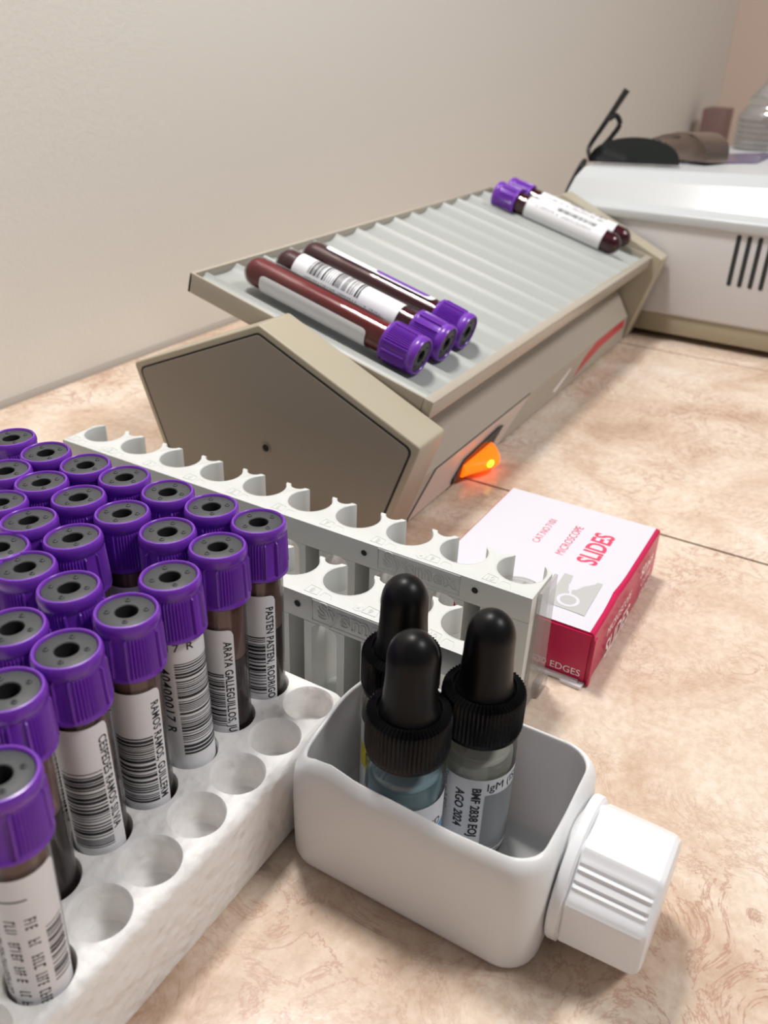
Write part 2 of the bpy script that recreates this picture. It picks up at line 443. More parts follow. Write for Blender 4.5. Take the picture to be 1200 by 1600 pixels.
def blood_tube(loc, label, group, ME_label=None, rot=0.0, tilt=None, red=False, scale=1.0, bright=False):
    t = thing('blood_tube', label, 'test tube', loc, 0, group)
    def part(name, me, rz=0.0):
        o = bpy.data.objects.new(name, me); col.objects.link(o); o.parent = t; o.rotation_euler = (0, 0, rz); return o
    part('tube_body', ME_glass)
    t.scale = (scale, scale, scale)
    if red: part('blood', ME_bright if bright else ME_red)
    else: part('blood', ME_blood); part('plasma', ME_plasma)
    c = part('cap', ME_cap, rot * 0.7 + loc[0]); s = part('stopper', ME_stop, loc[1]); s.parent = c
    if ME_label: part('paper_label', ME_label, rot)
    if tilt is not None: t.rotation_mode = 'QUATERNION'; t.rotation_quaternion = tilt
    return t

FZ = 32.0                     # foam block height
# caps: measured top centre (x, y at z = 93), lattice hole (i, j)
HX, HY, PITCH = 173.6, 140.6, 17.7
tubes = {   # (i, j): (cap x, cap y)
    (0, 0): (175.1, 141.3), (-1, 0): (157.7, 142.3), (-2, 0): (138.9, 142.9), (-3, 0): (121.4, 141.1), (-4, 0): (102.8, 141.6), (-5, 0): (86.0, 141.3),
    (-6, -1): (68.8, 122.6), (0, 1): (174.5, 158.9), (-1, 1): (156.0, 159.6), (-1, 2): (156.6, 178.2), (0, 2): (174.2, 176.3), (0, 3): (174.0, 194.7),
    (0, 4): (173.2, 211.5), (0, 5): (172.2, 229.3), (0, 6): (173.6, 248.3), (-1, 3): (156.4, 196.4), (-1, 4): (156.8, 213.4), (-1, 5): (155.8, 229.2),
    (-2, 2): (138.8, 179.4), (-2, 3): (138.5, 197.4), (-2, 4): (141.0, 213.3), (-3, 1): (120.8, 160.9), (-3, 2): (121.2, 178.1), (-4, 1): (101.5, 158.9),
    (-3, 3): (124.1, 192.0)}
labels = {
    (0, 0): (label_mesh('name', 'PASTEN PASTEN, RODRIGO', '', 3), 35), (-1, 0): (label_mesh('name', 'ARAYA GALLEGUILLOS, JU', '', 4, z1=68), 22),
    (-2, 0): (label_mesh('number', '40400017 R', '17 R', 5, z1=76), 112), (-3, 0): (label_mesh('name', 'RAMOS RAMOS, GUILLERM', '', 6, z1=71), 50),
    (-4, 0): (label_mesh('name', 'CESPEDES RAMOS SILVIA', '', 8, z1=73), 52), (-6, -1): (label_mesh('lines', '', '', 9, z1=70), 66)}
ordn = ['first', 'second', 'third', 'fourth', 'fifth', 'sixth', 'seventh']
rown = {j: n + ' row' for j, n in enumerate(ordn)}
special = {
    (0, 0): 'purple-capped tube in the foam corner nearest the racks, first row behind empty holes', (-1, 0): 'purple-capped tube in foam, second from the racks, first row behind empty holes, dark blood',
    (-2, 0): 'purple-capped tube in foam whose label reads 40400017 R beside its barcode', (-3, 0): 'purple-capped tube in foam, fourth from the racks, first row behind empty holes',
    (-4, 0): 'purple-capped tube in foam, fifth from the racks, first row behind empty holes, long barcode label', (-5, 0): 'purple-capped tube in foam with no label in view and a bare shiny side',
    (-6, -1): 'large purple-capped tube at the front corner with several lines of print on its label'}
camxy = Vector((0, 0))
for (i, j), (cx, cy) in tubes.items():
    hx, hy = HX + PITCH * i, HY + PITCH * j
    zb = 1.2
    top = Vector((cx, cy, 93.0)); mid = Vector((hx, hy, FZ)); d = (top - mid).normalized()
    base = top - d * TOP
    q = Vector((0, 0, 1)).rotation_difference(d)
    az = math.atan2(-cy, -cx)
    me, off = labels.get((i, j), (L_plain[(i + j) % 2], 30 + 25 * ((i * 3 + j) % 3)))
    if (i, j) == (-5, 0): me = None
    lab = special.get((i, j)) or 'purple-capped tube in foam, %s behind empty holes, %s from the racks' % (rown[j], ordn[-i])
    blood_tube(tuple(base), lab, 'purple-capped tubes standing in the foam block', me, az + math.radians(off), q)

# foam block with drilled holes
bm = bmesh.new()
def plan(x0, y0, x1, y1, r):
    out = []
    for cx, cy, a0 in ((x1 - r, y1 - r, 0), (x0 + r, y1 - r, PI / 2), (x0 + r, y0 + r, PI), (x1 - r, y0 + r, 3 * PI / 2)):
        out += [(cx + r * math.cos(a0 + PI / 2 * k / 6), cy + r * math.sin(a0 + PI / 2 * k / 6)) for k in range(7)]
    return out
prism(bm, plan(-60, 112.6, 184.6, 290, 7.5), 'z', 0, FZ, 0, 3.8, 5)
foam = finish('foam_block', bm, M['foam'], None, True, 40)
foam['label'] = 'white polystyrene foam block with round holes holding the purple-capped tubes'; foam['category'] = 'foam block'
bm = bmesh.new()
for i in range(-11, 1):
    for j in range(-1, 8):
        c = (HX + PITCH * i, HY + PITCH * j)
        if j == 7 and i > -1: pass
        fz = 0.4 if (i, j) in tubes or j > -1 else FZ - 11 - (i * 7 % 3)
        lathe(bm, [(0, fz), (6.4, fz), (7.45, fz + 1.5), (7.5, FZ - 3), (7.7, FZ - 1), (8.3, FZ + 0.4), (9.0, FZ + 3), (0, FZ + 3)], 40, 0, center=c)
cut = finish('cutter', bm, M['foam'], None, True)
md = foam.modifiers.new('holes', 'BOOLEAN'); md.operation = 'DIFFERENCE'; md.solver = 'EXACT'; md.object = cut
dg = bpy.context.evaluated_depsgraph_get(); dg.update()
me = bpy.data.meshes.new_from_object(foam.evaluated_get(dg)); foam.modifiers.clear(); foam.data = me
bpy.data.objects.remove(cut)
me.set_sharp_from_angle(angle=math.radians(40))

# ================================================================== SAMPLE RACKS
RH = 53.6; HOLES = [10.3 + 23.1 * k for k in range(10)]; RL = 228.5
def arc(cx, cy, r, t0, t1, n):
    return [(cx + r * math.cos(t0 + (t1 - t0) * k / n), cy + r * math.sin(t0 + (t1 - t0) * k / n)) for k in range(n + 1)]
HC, HR = 15.5, 9.0
oa = math.acos(6.5 / HR)       # half opening angle at the open back
def rack_top_poly():
    pts = [(0, 0), (0, RL)]                       # front edge x = 0
    pts += [(22 - 3, RL), (22, RL - 2.5)]
    for k in range(9, -1, -1):
        yc = HOLES[k]
        pts += arc(HC, yc, HR, oa, 2 * PI - oa, 30)
        if k > 0:
            ym = yc - 11.55
            pts += [(23.4, yc - 5.75), (23.4, yc - 8.0)] + arc(24.6, ym, 3.8, PI - 0.95, PI + 0.95, 10) + [(23.4, ym - 3.55), (23.4, ym - 5.8)]
    pts += [(22, 2.5), (19, 0)]
    return pts
def rack_piece(ym):
    a = []
    yh = ym + 11.55
    a += [(0, ym + 3.25), (0, ym + 6.3)]
    t0 = math.atan2(-5.25, -7.31)
    a += [(HC + HR * math.cos(t), yh + HR * math.sin(t)) for t in [t0 + (-oa - t0) * k / 14 for k in range(15)]]
    a += [(23.4, ym + 5.8), (23.4, ym + 3.55)]
    half = a
    sc = arc(24.6, ym, 3.8, PI - 0.95, PI + 0.95, 10)
    mir = [(x, 2 * ym - y) for x, y in half[::-1]]
    inner = [(7, ym - 3.25), (11, ym - 1.3), (17, ym - 1.3), (17, ym + 1.3), (11, ym + 1.3), (7, ym + 3.25)]
    return half + sc + mir + inner
def rack_end(flip):
    a = [(0, 0), (0, 5.05)]
    t0 = math.atan2(-5.25, -7.31)
    a += [(HC + HR * math.cos(t), 10.3 + HR * math.sin(t)) for t in [t0 + (-oa - t0) * k / 14 for k in range(15)]]
    a += [(22, 2.5), (19, 0)]
    return [(x, RL - y) for x, y in a] if flip else a
def make_rack(x, y, label):
    t = thing('sample_rack', label, 'test tube rack', (x, y, 0), 0, 'light grey ten-hole sample racks')
    bm = bmesh.new()
    prism(bm, rack_top_poly(), 'z', 43.0, RH, 0, 0.32, 2)
    prism(bm, [(0, 0), (0, RL), (21, RL), (21, 0)], 'z', 0.6, 4.0)
    for k in range(9): prism(bm, rack_piece(HOLES[k] + 11.55), 'z', 4.0, 43.0)
    prism(bm, rack_end(False), 'z', 4.0, 43.0); prism(bm, rack_end(True), 'z', 4.0, 43.0)
    # arched heads of the windows
    for k in range(10):
        yc = HOLES[k]
        for s in (-1, 1):
            y0 = yc + s * 5.25
            prism(bm, [(y0, 43.0), (y0, 39.5)] + [(y0 - s * 3.4 * (1 - math.cos(u)), 39.5 + 3.4 * math.sin(u)) for u in (0.3, 0.6, 0.9, 1.2, 1.5)] + [(y0 - s * 3.4, 43.0)], 'x', 0, 7)
    for yy in (3, RL - 9): box(bm, (2, yy, 0), (18, yy + 6, 0.8))
    finish('rack_body', bm, M['rack'], t, True, 30)
    # raised number tabs and lettering
    bm = bmesh.new()
    for k in range(10):
        yc = HOLES[k]; n = str(10 - k)
        fr = [(2.0, yc + 9.6), (2.0, yc + 4.3), (5.6, yc + 4.7), (6.2, yc + 9.2)]
        tube_path(bm, [(a, b, RH + 0.02) for a, b in fr], 0.14, 6, closed=True)
        b2 = [(2.2, yc + 3.2), (4.6, yc + 2.8), (4.2, yc - 0.4), (2.0, yc - 1.2)]
        tube_path(bm, [(a, b, RH + 0.02) for a, b in b2], 0.1, 6)
        flat_text(bm, n, 3.4, (2.7, yc + (8.1 if len(n) == 1 else 9.0), RH), (0, -1, 0), (1, 0, 0), off=0.02, bevel_outline=0.12)
        if k < 9:
            pass
        # lip round each hole
        tube_path(bm, [(HC + 9.5 * math.cos(a), yc + 9.5 * math.sin(a), RH - 0.05) for a in [oa + 0.35 + (2 * PI - 2 * oa - 0.7) * q / 30 for q in range(31)]], 0.16, 6)
    finish('embossed_numbers', bm, M['rack'], t, True)
    for k in (1, 8):
        bm = bmesh.new(); ym = HOLES[k]
        c = (3.4, ym + 11.55)
        lathe(bm, [(1.9, RH + 0.02), (1.8, RH + 0.12), (1.5, RH + 0.02)], 20, 0, center=c)
        flat_text(bm, 'x', 2.0, (c[0] - 0.5, c[1] + 0.6, RH), (0, -1, 0), (1, 0, 0), off=0.02, bevel_outline=0.08)
        finish('mould_mark', bm, M['rack'], t, True)
    # nameplate on the front face
    y0, y1, z0, z1 = 27.3, 61.2, 44.5, 52.9
    bm = bmesh.new()
    tube_path(bm, [(0.05, y0, z0), (0.05, y1, z0), (0.05, y1, z1), (0.05, y0, z1)], 0.28, 6, closed=True)
    flat_text(bm, 'Sysmex', 9.0, (0, 59.0, 46.6), (0, -1, 0), (0, 0, 1), off=0.15, bevel_outline=0.25, outline_bold=0.2, sx=1.06, spacing=1.06)
    finish('nameplate', bm, M['rack'], t, True)
    # sensor holes: rim and flat dark disc, the hole's shade painted as colour
    for yy, zz in ((67.4, 48.8), (21.3, 49.2), (160, 48.8), (206, 48.8)):
        bm = bmesh.new()
        ring = [(-0.05, yy + 1.5 * math.cos(a), zz + 1.5 * math.sin(a)) for a in [2 * PI * q / 20 for q in range(20)]]
        tube_path(bm, ring, 0.2, 6, closed=True)
        c = [bm.verts.new((-0.04, yy + 1.25 * math.cos(a), zz + 1.25 * math.sin(a))) for a in [2 * PI * q / 20 for q in range(20)]]
        f = bm.faces.new(c); f.material_index = 1
        finish('painted_sensor_hole', bm, [M['rack'], M['gap']], t, True)
    return t
rk = make_rack(237.7, 74.5, 'light grey ten-hole sample rack farther back, its end beside the slide box')
bm = bmesh.new()
prism(bm, [(3.5, 1.5), (22.8, 1.5), (20.5, 53.0), (5.5, 53.0)], 'y', -1.6, -0.4)
box(bm, (14, -3.2, 0.3), (23.5, 0, 7), 0.5)
finish('clear_end_plate', bm, M['rack_clear'], rk, True)
bm = bmesh.new()
lathe(bm, [(0, 44.2), (7.6, 44.2), (8.0, 44.6), (8.0, 45.4), (7.4, 45.4), (7.2, 44.9), (0, 44.9)], 36, 0, center=(HC, HOLES[0]))
box(bm, (HC - 5, HOLES[0] - 0.4, 44.9), (HC + 5, HOLES[0] + 0.4, 45.6))
finish('clear_insert', bm, M['rack_clear'], rk, True)
make_rack(197.4, 76.4, 'light grey ten-hole sample rack standing against the white foam block')

# ================================================================== WHITE CUT-OPEN CONTAINER
ct2 = thing('cut_bottle_holder', 'white plastic bottle cut open on its side holding three dropper bottles', 'container', (168.5, 71.5, 0))
def rrect(hx, hy, r, n=8):
    out = []
    for (sx, sy, a0) in ((1, 1, 0), (-1, 1, PI / 2), (-1, -1, PI), (1, -1, 3 * PI / 2)):
        for k in range(n + 1):
            a = a0 + PI / 2 * k / n
            out.append((sx * (hx - r) + r * math.cos(a), sy * (hy - r) + r * math.sin(a)))
    # add points along straights
    res = []
    for p, q in zip(out, out[1:] + out[:1]):
        d = math.hypot(q[0] - p[0], q[1] - p[1]); m = max(1, int(d / 4))
        for k in range(m): res.append((p[0] + (q[0] - p[0]) * k / m, p[1] + (q[1] - p[1]) * k / m))
    return res
HXc, HYc = 26.0, 39.5
def rim_z(x, y):
    z = 42.0
    if x < -10: z += 2.2 * math.exp(-((y - 27) / 7) ** 2) - 1.0 * math.exp(-((y + 14) / 14) ** 2)
    z -= 3.2 * math.exp(-((x + 20) ** 2 + (y - 37) ** 2) / 30.0)
    z -= 1.5 * math.exp(-((x + 2) ** 2 + (y + 38) ** 2) / 120.0)
    if y > 30: z += 1.2 * math.sin((x + 5) / 6.0)
    return z
bm = bmesh.new(); rings = []
def ring_at(inset, zfrac, zoff, r, hx=HXc, hy=HYc, fixed=None):
    pts = rrect(hx, hy, 9.5)
    ins = [(x * (hx - inset) / hx, y * (hy - inset) / hy) for x, y in pts]
    return [bm.verts.new((x, y, fixed if fixed is not None else rim_z(px, py) * zfrac + zoff)) for (x, y), (px, py) in zip(ins, pts)]
steps = [(12, None, 0, 0.0), (3.4, None, 0, 0.0), (1.7, None, 0, 0.5), (0.6, None, 0, 1.6), (0.1, None, 0, 3.4), (0.0, None, 0, 8.0)]
for ins, _, _, z in steps: rings.append(ring_at(ins, 0, 0, 0, fixed=z))
for fr, ins in ((0.4, -0.1), (0.6, -0.15), (0.78, 0.0)): rings.append(ring_at(ins, fr, 0, 0))
for dz, ins in ((-4.5, 0.3), (-2.8, 0.8), (-1.4, 1.5), (-0.5, 2.2), (-0.1, 2.7), (-0.25, 3.1), (-0.7, 3.3), (-1.8, 3.0), (-3.4, 2.5), (-6.0, 1.8)): rings.append(ring_at(ins, 1.0, dz, 0))
rings.append(ring_at(1.5, 0.6, 0, 0))
for ins, z in ((1.5, 8.0), (1.6, 4.4), (2.2, 2.6), (4.2, 1.6), (12, 1.4)): rings.append(ring_at(ins, 0, 0, 0, fixed=z))
n = len(rings[0])
for a, b in zip(rings, rings[1:]):
    for k in range(n): bm.faces.new((a[k], a[(k + 1) % n], b[(k + 1) % n], b[k]))
bm.faces.new(rings[0][::-1]); bm.faces.new(rings[-1])
# neck
nb = bmesh.new(); lathe(nb, [(0, 0), (16.5, 0), (16.5, 3), (15.2, 4), (15.2, 10)], 48)
CZ = 20.6
merge(bm, nb, lambda c: Vector((c.x + 1.5, -38.0 - c.z, c.y + CZ)))
finish('holder_body', bm, M['hdpe'], ct2, True, 50)
# screw cap: flanged octagonal knob with a ribbed face
bm = bmesh.new()
lathe(bm, [(15.3, 0), (20.0, 0), (20.4, 0.6), (20.3, 2.8), (19.6, 3.2), (19.4, 3.4), (16.5, 3.5)], 64)
def oct_ring(z, r, rot=PI / 8 + 0.05):
    out = []
    N = 128
    for k in range(N):
        a = 2 * PI * k / N
        w = PI / 4; aa = ((a - rot) % w) - w / 2
        rr = r * math.cos(w / 2) / math.cos(aa)
        rr = min(rr, r * 0.992)
        face = int(((a - rot) % (2 * PI)) / w)
        if face in (2, 6) and abs(aa) < w * 0.40 and 4.2 < z < 22.5:    # ribbed facets
            rr += 0.42 * math.sin(aa / (w * 0.40) * PI * 5)
        out.append(bm.verts.new((rr * math.cos(a), rr * math.sin(a), z)))
    return out
rs = [oct_ring(3.2, 19.6), oct_ring(4.0, 20.2), oct_ring(4.6, 20.2), oct_ring(22.2, 19.7), oct_ring(23.4, 19.5), oct_ring(24.6, 18.6), oct_ring(25.0, 17.4)]
for a, b in zip(rs, rs[1:]):
    for k in range(128): bm.faces.new((a[k], a[(k + 1) % 128], b[(k + 1) % 128], b[k]))
bm.faces.new(rs[-1])
b2 = bmesh.new(); merge(b2, bm, lambda c: Vector((c.x + 1.5, -40.3 - c.z, c.y + CZ)))
finish('screw_cap', b2, M['pp'], ct2, True, 25)

# ================================================================== DROPPER BOTTLES
def dropper(x, y, label, liquid, kind, rot=0.0, tilt=None):
    t = thing('dropper_bottle', label, 'dropper bottle', (x, y, 1.6), rot, 'three dropper bottles in the white holder')
    bm = bmesh.new(); lathe(bm, [(0, 0.4), (10.0, 0), (11.0, 0.8), (11.3, 2.2), (11.3, 41), (10.8, 43.2), (9.4, 45.0), (8.2, 46.0), (8.0, 50)], 56)
    finish('glass_bottle', bm, M['glass'], t, True, 60)
    bm = bmesh.new(); lathe(bm, [(0, 1.6), (9.6, 1.6), (10.3, 2.6), (10.4, 38), (10.0, 38.4), (0, 38.2)], 48)
    finish('liquid', bm, liquid, t, True, 60)
    # cap with knurled wall and knurled top edge
    bm = bmesh.new(); N = 240
    def kn(i, th):
        c = math.cos(th * 60)
        if 4 <= i <= 6: return 0.24 * c
        return 0
    z0 = 46.6
    rings = lathe(bm, [(9.0, z0 + 0.4), (11.0, z0), (11.55, z0 + 0.5), (11.6, z0 + 1.6), (11.75, z0 + 2.2), (11.75, z0 + 12.2), (11.45, z0 + 13.4), (9.3, z0 + 14.6), (9.0, z0 + 14.7), (8.7, z0 + 14.2), (8.6, z0 + 13.6), (0, z0 + 13.6)], N, 0, kn)
    for k in range(N):           # radial teeth on the shoulder
        th = 2 * PI * k / N; up = 0.28 * math.cos(th * 60)
        rings[6][k].co.z += up; rings[7][k].co.z += up * 1.1
    finish('knurled_cap', bm, M['black'], t, True, 25)
    bm = bmesh.new()
    lathe(bm, [(8.5, z0 + 13.5), (8.5, z0 + 14.3), (8.1, z0 + 15.0), (7.7, z0 + 16.0), (7.4, z0 + 19.0), (7.0, z0 + 25), (6.85, z0 + 31.5)] +
          [(6.85 * math.cos(a), z0 + 31.5 + 7.9 * math.sin(a)) for a in [PI / 2 * k / 10 for k in range(1, 10)]] + [(0, z0 + 39.4)], 48)
    finish('rubber_bulb', bm, M['bulb'], t, True, 60)
    # label; a = 0 faces the camera before rot
    bm = bmesh.new(); r = 11.42; r1 = r + 0.07; r2 = r + 0.12
    if kind == 'grey':
        cyl_patch(bm, r, -22, 22, 4, 35.5, 0, 0.6)
        cyl_patch(bm, r1, 3.4, 20, 7, 29.5, 2, 0.6)
        cyl_text(bm, r1, 'IgM (IS)', 4.2, 3.6, 31.2, 'across', 1, sx=0.95)
        cyl_patch(bm, r1, 3.0, 20, 6.2, 6.6, 1, 0.6)
        cyl_patch(bm, r1, 4.0, 11.0, 4.7, 4.95, 1, 0.6)
        cyl_text(bm, r2, 'BMF 2838 EOJ', 3.7, -0.4, 32.5, 'down', 1, bold=0.09, sx=0.9)
        cyl_text(bm, r2, 'AGO 2024', 3.7, -5.2, 31.0, 'down', 1, bold=0.09, sx=0.9)
        cyl_text(bm, r1, 'Store at 2-8\u00b0C', 2.5, -9.8, 35.0, 'down', 3)
        marks(bm, r1, -13.0, 8, 34.0, 1.4, 3, 77)
    elif kind == 'blue':
        cyl_patch(bm, r, -24, 24, 4, 34.0, 0, 0.6)
        cyl_text(bm, r1, 'Ig', 3.4, -9.6, 30.0, 'across', 3)
        cyl_text(bm, r1, 'e', 5.8, 0.2, 27.8, 'across', 1)
        cyl_text(bm, r1, 'NDED', 3.8, 2.6, 24.4, 'across', 1, bold=0.04)
        cyl_patch(bm, r1, 2, 16, 6, 23.6, 2, 0.6)
        marks(bm, r1, 17.2, 10, 26, 1.8, 3, 78)
    else:
        cyl_patch(bm, r, -24, 24, 4, 35.5, 0, 0.6)
        cyl_patch(bm, r1, -15, 14, 18, 27, 2, 0.6)
        cyl_text(bm, r2, 'R', 7.0, -11.3, 20.0, 'across', 1, bold=0.12)
        cyl_text(bm, r1, 'E', 3.6, -11.0, 14.0, 'across', 1)
        cyl_text(bm, r1, 'BI', 3.0, -11.6, 10.2, 'across', 3)
        cyl_text(bm, r1, 'M', 3.0, -11.6, 6.4, 'across', 3)
    finish('paper_label', bm, [M['paper'], M['ink'], {'grey': M['lab_grey'], 'blue': M['lab_blue'], 'yellow': M['lab_yellow']}[kind], M['ink_grey']], t, True, 60, normals=False)
    if tilt: t.rotation_euler = (tilt[0], tilt[1], rot)
    return t
dropper(178.5, 66.0, 'dropper bottle at the right, label printed BMF 2838 EOJ and AGO 2024', M['liq_clear'], 'grey', math.atan2(-66, -178) + math.radians(2))
dropper(158.8, 79.2, 'front dropper bottle with pale blue liquid and a blue-marked label', M['liq_blue'], 'blue', math.atan2(-79, -158))
dropper(180.2, 93.6, 'back dropper bottle with a yellow-marked label, half hidden by the front bottle', M['liq_yellow'], 'yellow', math.atan2(-93, -180))

# ================================================================== MICROSCOPE SLIDE BOX
sb = thing('slide_box', 'crimson and white card box of microscope slides lying on the counter', 'box', (0, 0, 0))
X0, X1, Y0, Y1, ZB = 269.8, 363.5, 58.3, 132.5, 25.0
bm = bmesh.new()
# carton with slightly bowed, worn long edges: rings along x
secs = []
for k in range(13):
    u = k / 12; x = X0 + (X1 - X0) * u
    bow = 0.9 * math.sin(u * PI); crush = 0.8 * math.exp(-((u - 0.33) / 0.08) ** 2)
    pts = [(Y0 - bow * 0.3, 0.3), (Y1, 0.3), (Y1 + 0.2, 1.0), (Y1, ZB - 0.8), (Y1 - 0.8, ZB), (Y1 - 20, ZB + 0.2 * bow), (Y0 + 20, ZB + 0.2 * bow), (Y0 + 2.2 + crush, ZB - 0.05), (Y0 + 0.8 + crush, ZB - 0.35), (Y0 + 0.1 + crush * 0.6, ZB - 1.2), (Y0 - bow * 0.4, ZB * 0.5), (Y0 - 0.2 - bow * 0.3, 1.0)]
    secs.append([bm.verts.new((x, y, z)) for y, z in pts])
npt = len(secs[0])
for a, b in zip(secs, secs[1:]):
    for k in range(npt):
        f = bm.faces.new((a[k], b[k], b[(k + 1) % npt], a[(k + 1) % npt]))
        f.material_index = 1 if k in (4, 5, 6) else 0
bm.faces.new(secs[0][::-1]); bm.faces.new(secs[-1])
# near end flap edges
box(bm, (X0 - 0.7, Y0 + 1.0, 1.5), (X0 - 0.1, Y1 - 0.5, ZB - 0.9), 0.2, 1)
box(bm, (X0 - 1.4, Y0 - 1.0, 0.4), (X0 + 1.5, Y0 - 0.2, ZB - 2.2), 0.2, 1)
finish('carton', bm, [M['crimson'], M['card']], sb, False)
bm = bmesh.new(); box(bm, (X0 - 2.6, Y0 + 3.0, 0.1), (X0 - 0.6, Y1 - 3, 2.2), 0.5, 2)
prism(bm, [(X0 - 4.4, Y0 + 1.2), (X0 - 4.0, Y0 + 9), (X0 - 0.8, Y0 + 12), (X0 - 0.8, Y0 + 0.6)], 'z', 0.1, 1.5)
finish('inner_tray', bm, M['tray_white'], sb, True, 30)
bm = bmesh.new(); zt = ZB + 0.16
flat_text(bm, 'SLIDES', 12.4, (315.5, 73.9, zt), (1, 0, 0), (0, 1, 0), 0, sx=0.80, bold=0.3)
flat_text(bm, 'MICROSCOPE', 5.4, (316.0, 88.6, zt), (1, 0, 0), (0, 1, 0), 0, sx=0.86, off=0.06)
flat_text(bm, 'CAT.NO.7101', 4.8, (320.0, 101.4, zt), (1, 0, 0), (0, 1, 0), 0, sx=0.86, off=0.06)
finish('top_lettering', bm, M['pink_ink'], sb, False)
bm = bmesh.new()
flat_text(bm, 'SLIDES', 12.5, (286.5, Y0 - 1.2, 2.2), (1, 0, 0), (0, 0, 1), 0, sx=0.92, bold=0.12)
flat_text(bm, 'MICROSCOPE', 6.0, (285.0, Y0 - 1.1, 14.2), (1, 0, 0), (0, 0, 1), 0, sx=0.9)
flat_text(bm, '50 pcs', 8.0, (331.0, Y0 - 1.1, 16.0), (1, 0, 0), (0, 0, 1), 0, sx=0.95, bold=0.12)
flat_text(bm, 'CLEAR', 5.0, (335.0, Y0 - 1.2, 9.5), (1, 0, 0), (0, 0, 1), 0)
flat_text(bm, 'GROUND', 5.0, (335.0, Y0 - 1.2, 3.5), (1, 0, 0), (0, 0, 1), 0)
flat_text(bm, 'GROUND EDGES', 4.4, (X0 - 0.75, 94.0, 3.6), (0, -1, 0), (0, 0, 1), 0, sx=0.98)
finish('side_lettering', bm, M['white_ink'], sb, False)
bm = bmesh.new()
prism(bm, [(303.5, 82.9), (303.4, 79.1), (291.7, 77.4), (294.3, 74.3), (297.8, 72.9), (302.1, 69.2), (304.0, 69.0), (304.1, 66.7), (278.3, 65.8), (278.7, 68.8), (278.9, 78.5), (279.6, 84.0), (290.4, 82.5)], 'z', zt, zt + 0.05, 0)
c = (285.3, 74.9)
lathe(bm, [(3.3, zt + 0.08), (4.6, zt + 0.09)], 32, 1, center=c)
prism(bm, [(289.8, 76.0), (296.5, 78.6), (297.0, 77.6), (290.2, 75.2)], 'z', zt + 0.06, zt + 0.09, 1)
finish('microscope_emblem', bm, [M['card_grey'], M['card']], sb, False)

# ================================================================== TUBE ROCKER
rocker = thing('tube_rocker', 'beige electric tube rocker with ridged grey tray and lit orange switch', 'laboratory mixer', (0, 0, 0))
capA = [(329, 64), (245.6, 99.7), (157.3, 60.0), (177, 3.0), (306.5, 3.0)]
def rounded(poly, r, n=5):
    out = []; m = len(poly)
    for i in range(m):
        p0, p, p1 = (Vector(poly[i - 1]), Vector(poly[i]), Vector(poly[(i + 1) % m]))
        a = (p0 - p).normalized(); b = (p1 - p).normalized(); ang = a.angle(b); d = r / math.tan(ang / 2)
        A = p + a * d; B = p + b * d
        for k in range(n + 1):
            t = k / n; out.append(tuple((1 - t) ** 2 * A + 2 * t * (1 - t) * p + t * t * B))
    return out
def inset_poly(poly, d):
    m = len(poly); out = []
    for i in range(m):
        p0, p, p1 = Vector(poly[i - 1]), Vector(poly[i]), Vector(poly[(i + 1) % m])
        a = (p - p0).normalized(); b = (p1 - p).normalized()
        na = Vector((a.y, -a.x)); nb = Vector((b.y, -b.x))
        s = -1 if True else 1
        bis = (na + nb).normalized(); k = d / max(0.2, bis.dot(na))
        out.append(tuple(p + bis * k))
    return out
def inner(poly, d):
    c = Vector((243, 45)); q = inset_poly(poly, d)
    # keep the variant that lies inside
    if (Vector(q[1]) - c).length > (Vector(poly[1]) - c).length: q = inset_poly(poly, -d)
    return q
def end_cap(x0, x1, face_x):
    bm = bmesh.new(); prism(bm, rounded(capA, 2.5), 'x', x0, x1, 0, 0.9, 3)
    c = finish('end_cap', bm, M['beige'], rocker, True, 30)
    if face_x is not None:
        bm = bmesh.new(); prism(bm, rounded(inner(capA, 3.2), 4.0), 'x', face_x - 0.25, face_x + 0.3, 0)
        finish('panel_seam', bm, M['gap'], c, True, 30)
        bm = bmesh.new(); prism(bm, rounded(inner(capA, 4.2), 3.6), 'x', face_x - 0.55, face_x + 0.3, 0, 0.25, 1)
        finish('end_panel', bm, M['taupe'], c, True, 30)
        bm = bmesh.new()
        q = bmesh.new(); lathe(q, [(3.1, 0.0), (2.9, 0.5), (2.3, 0.7), (1.9, 0.2)], 28, 0); lathe(q, [(1.95, 0.2), (0, 0.1)], 28, 1)
        merge(bm, q, lambda v: Vector((face_x - 0.55 - v.z, 243.0 + v.x, 37.9 + v.y)))
        for f in bm.faces:
            if max((Vector((0, v.co.y - 243.0, v.co.z - 37.9)).length for v in f.verts)) < 2.05: f.material_index = 1
        finish('screw', bm, [M['taupe'], M['black_hole']], c, True, 60)  # screw hole centre is a shallow black disc, its shade put into the colour
    return c
end_cap(310.0, 334.8, 310.0)
capA = [(y, z + (10 if z > 10 else 0)) for y, z in capA]
end_cap(710.0, 729.5, None)
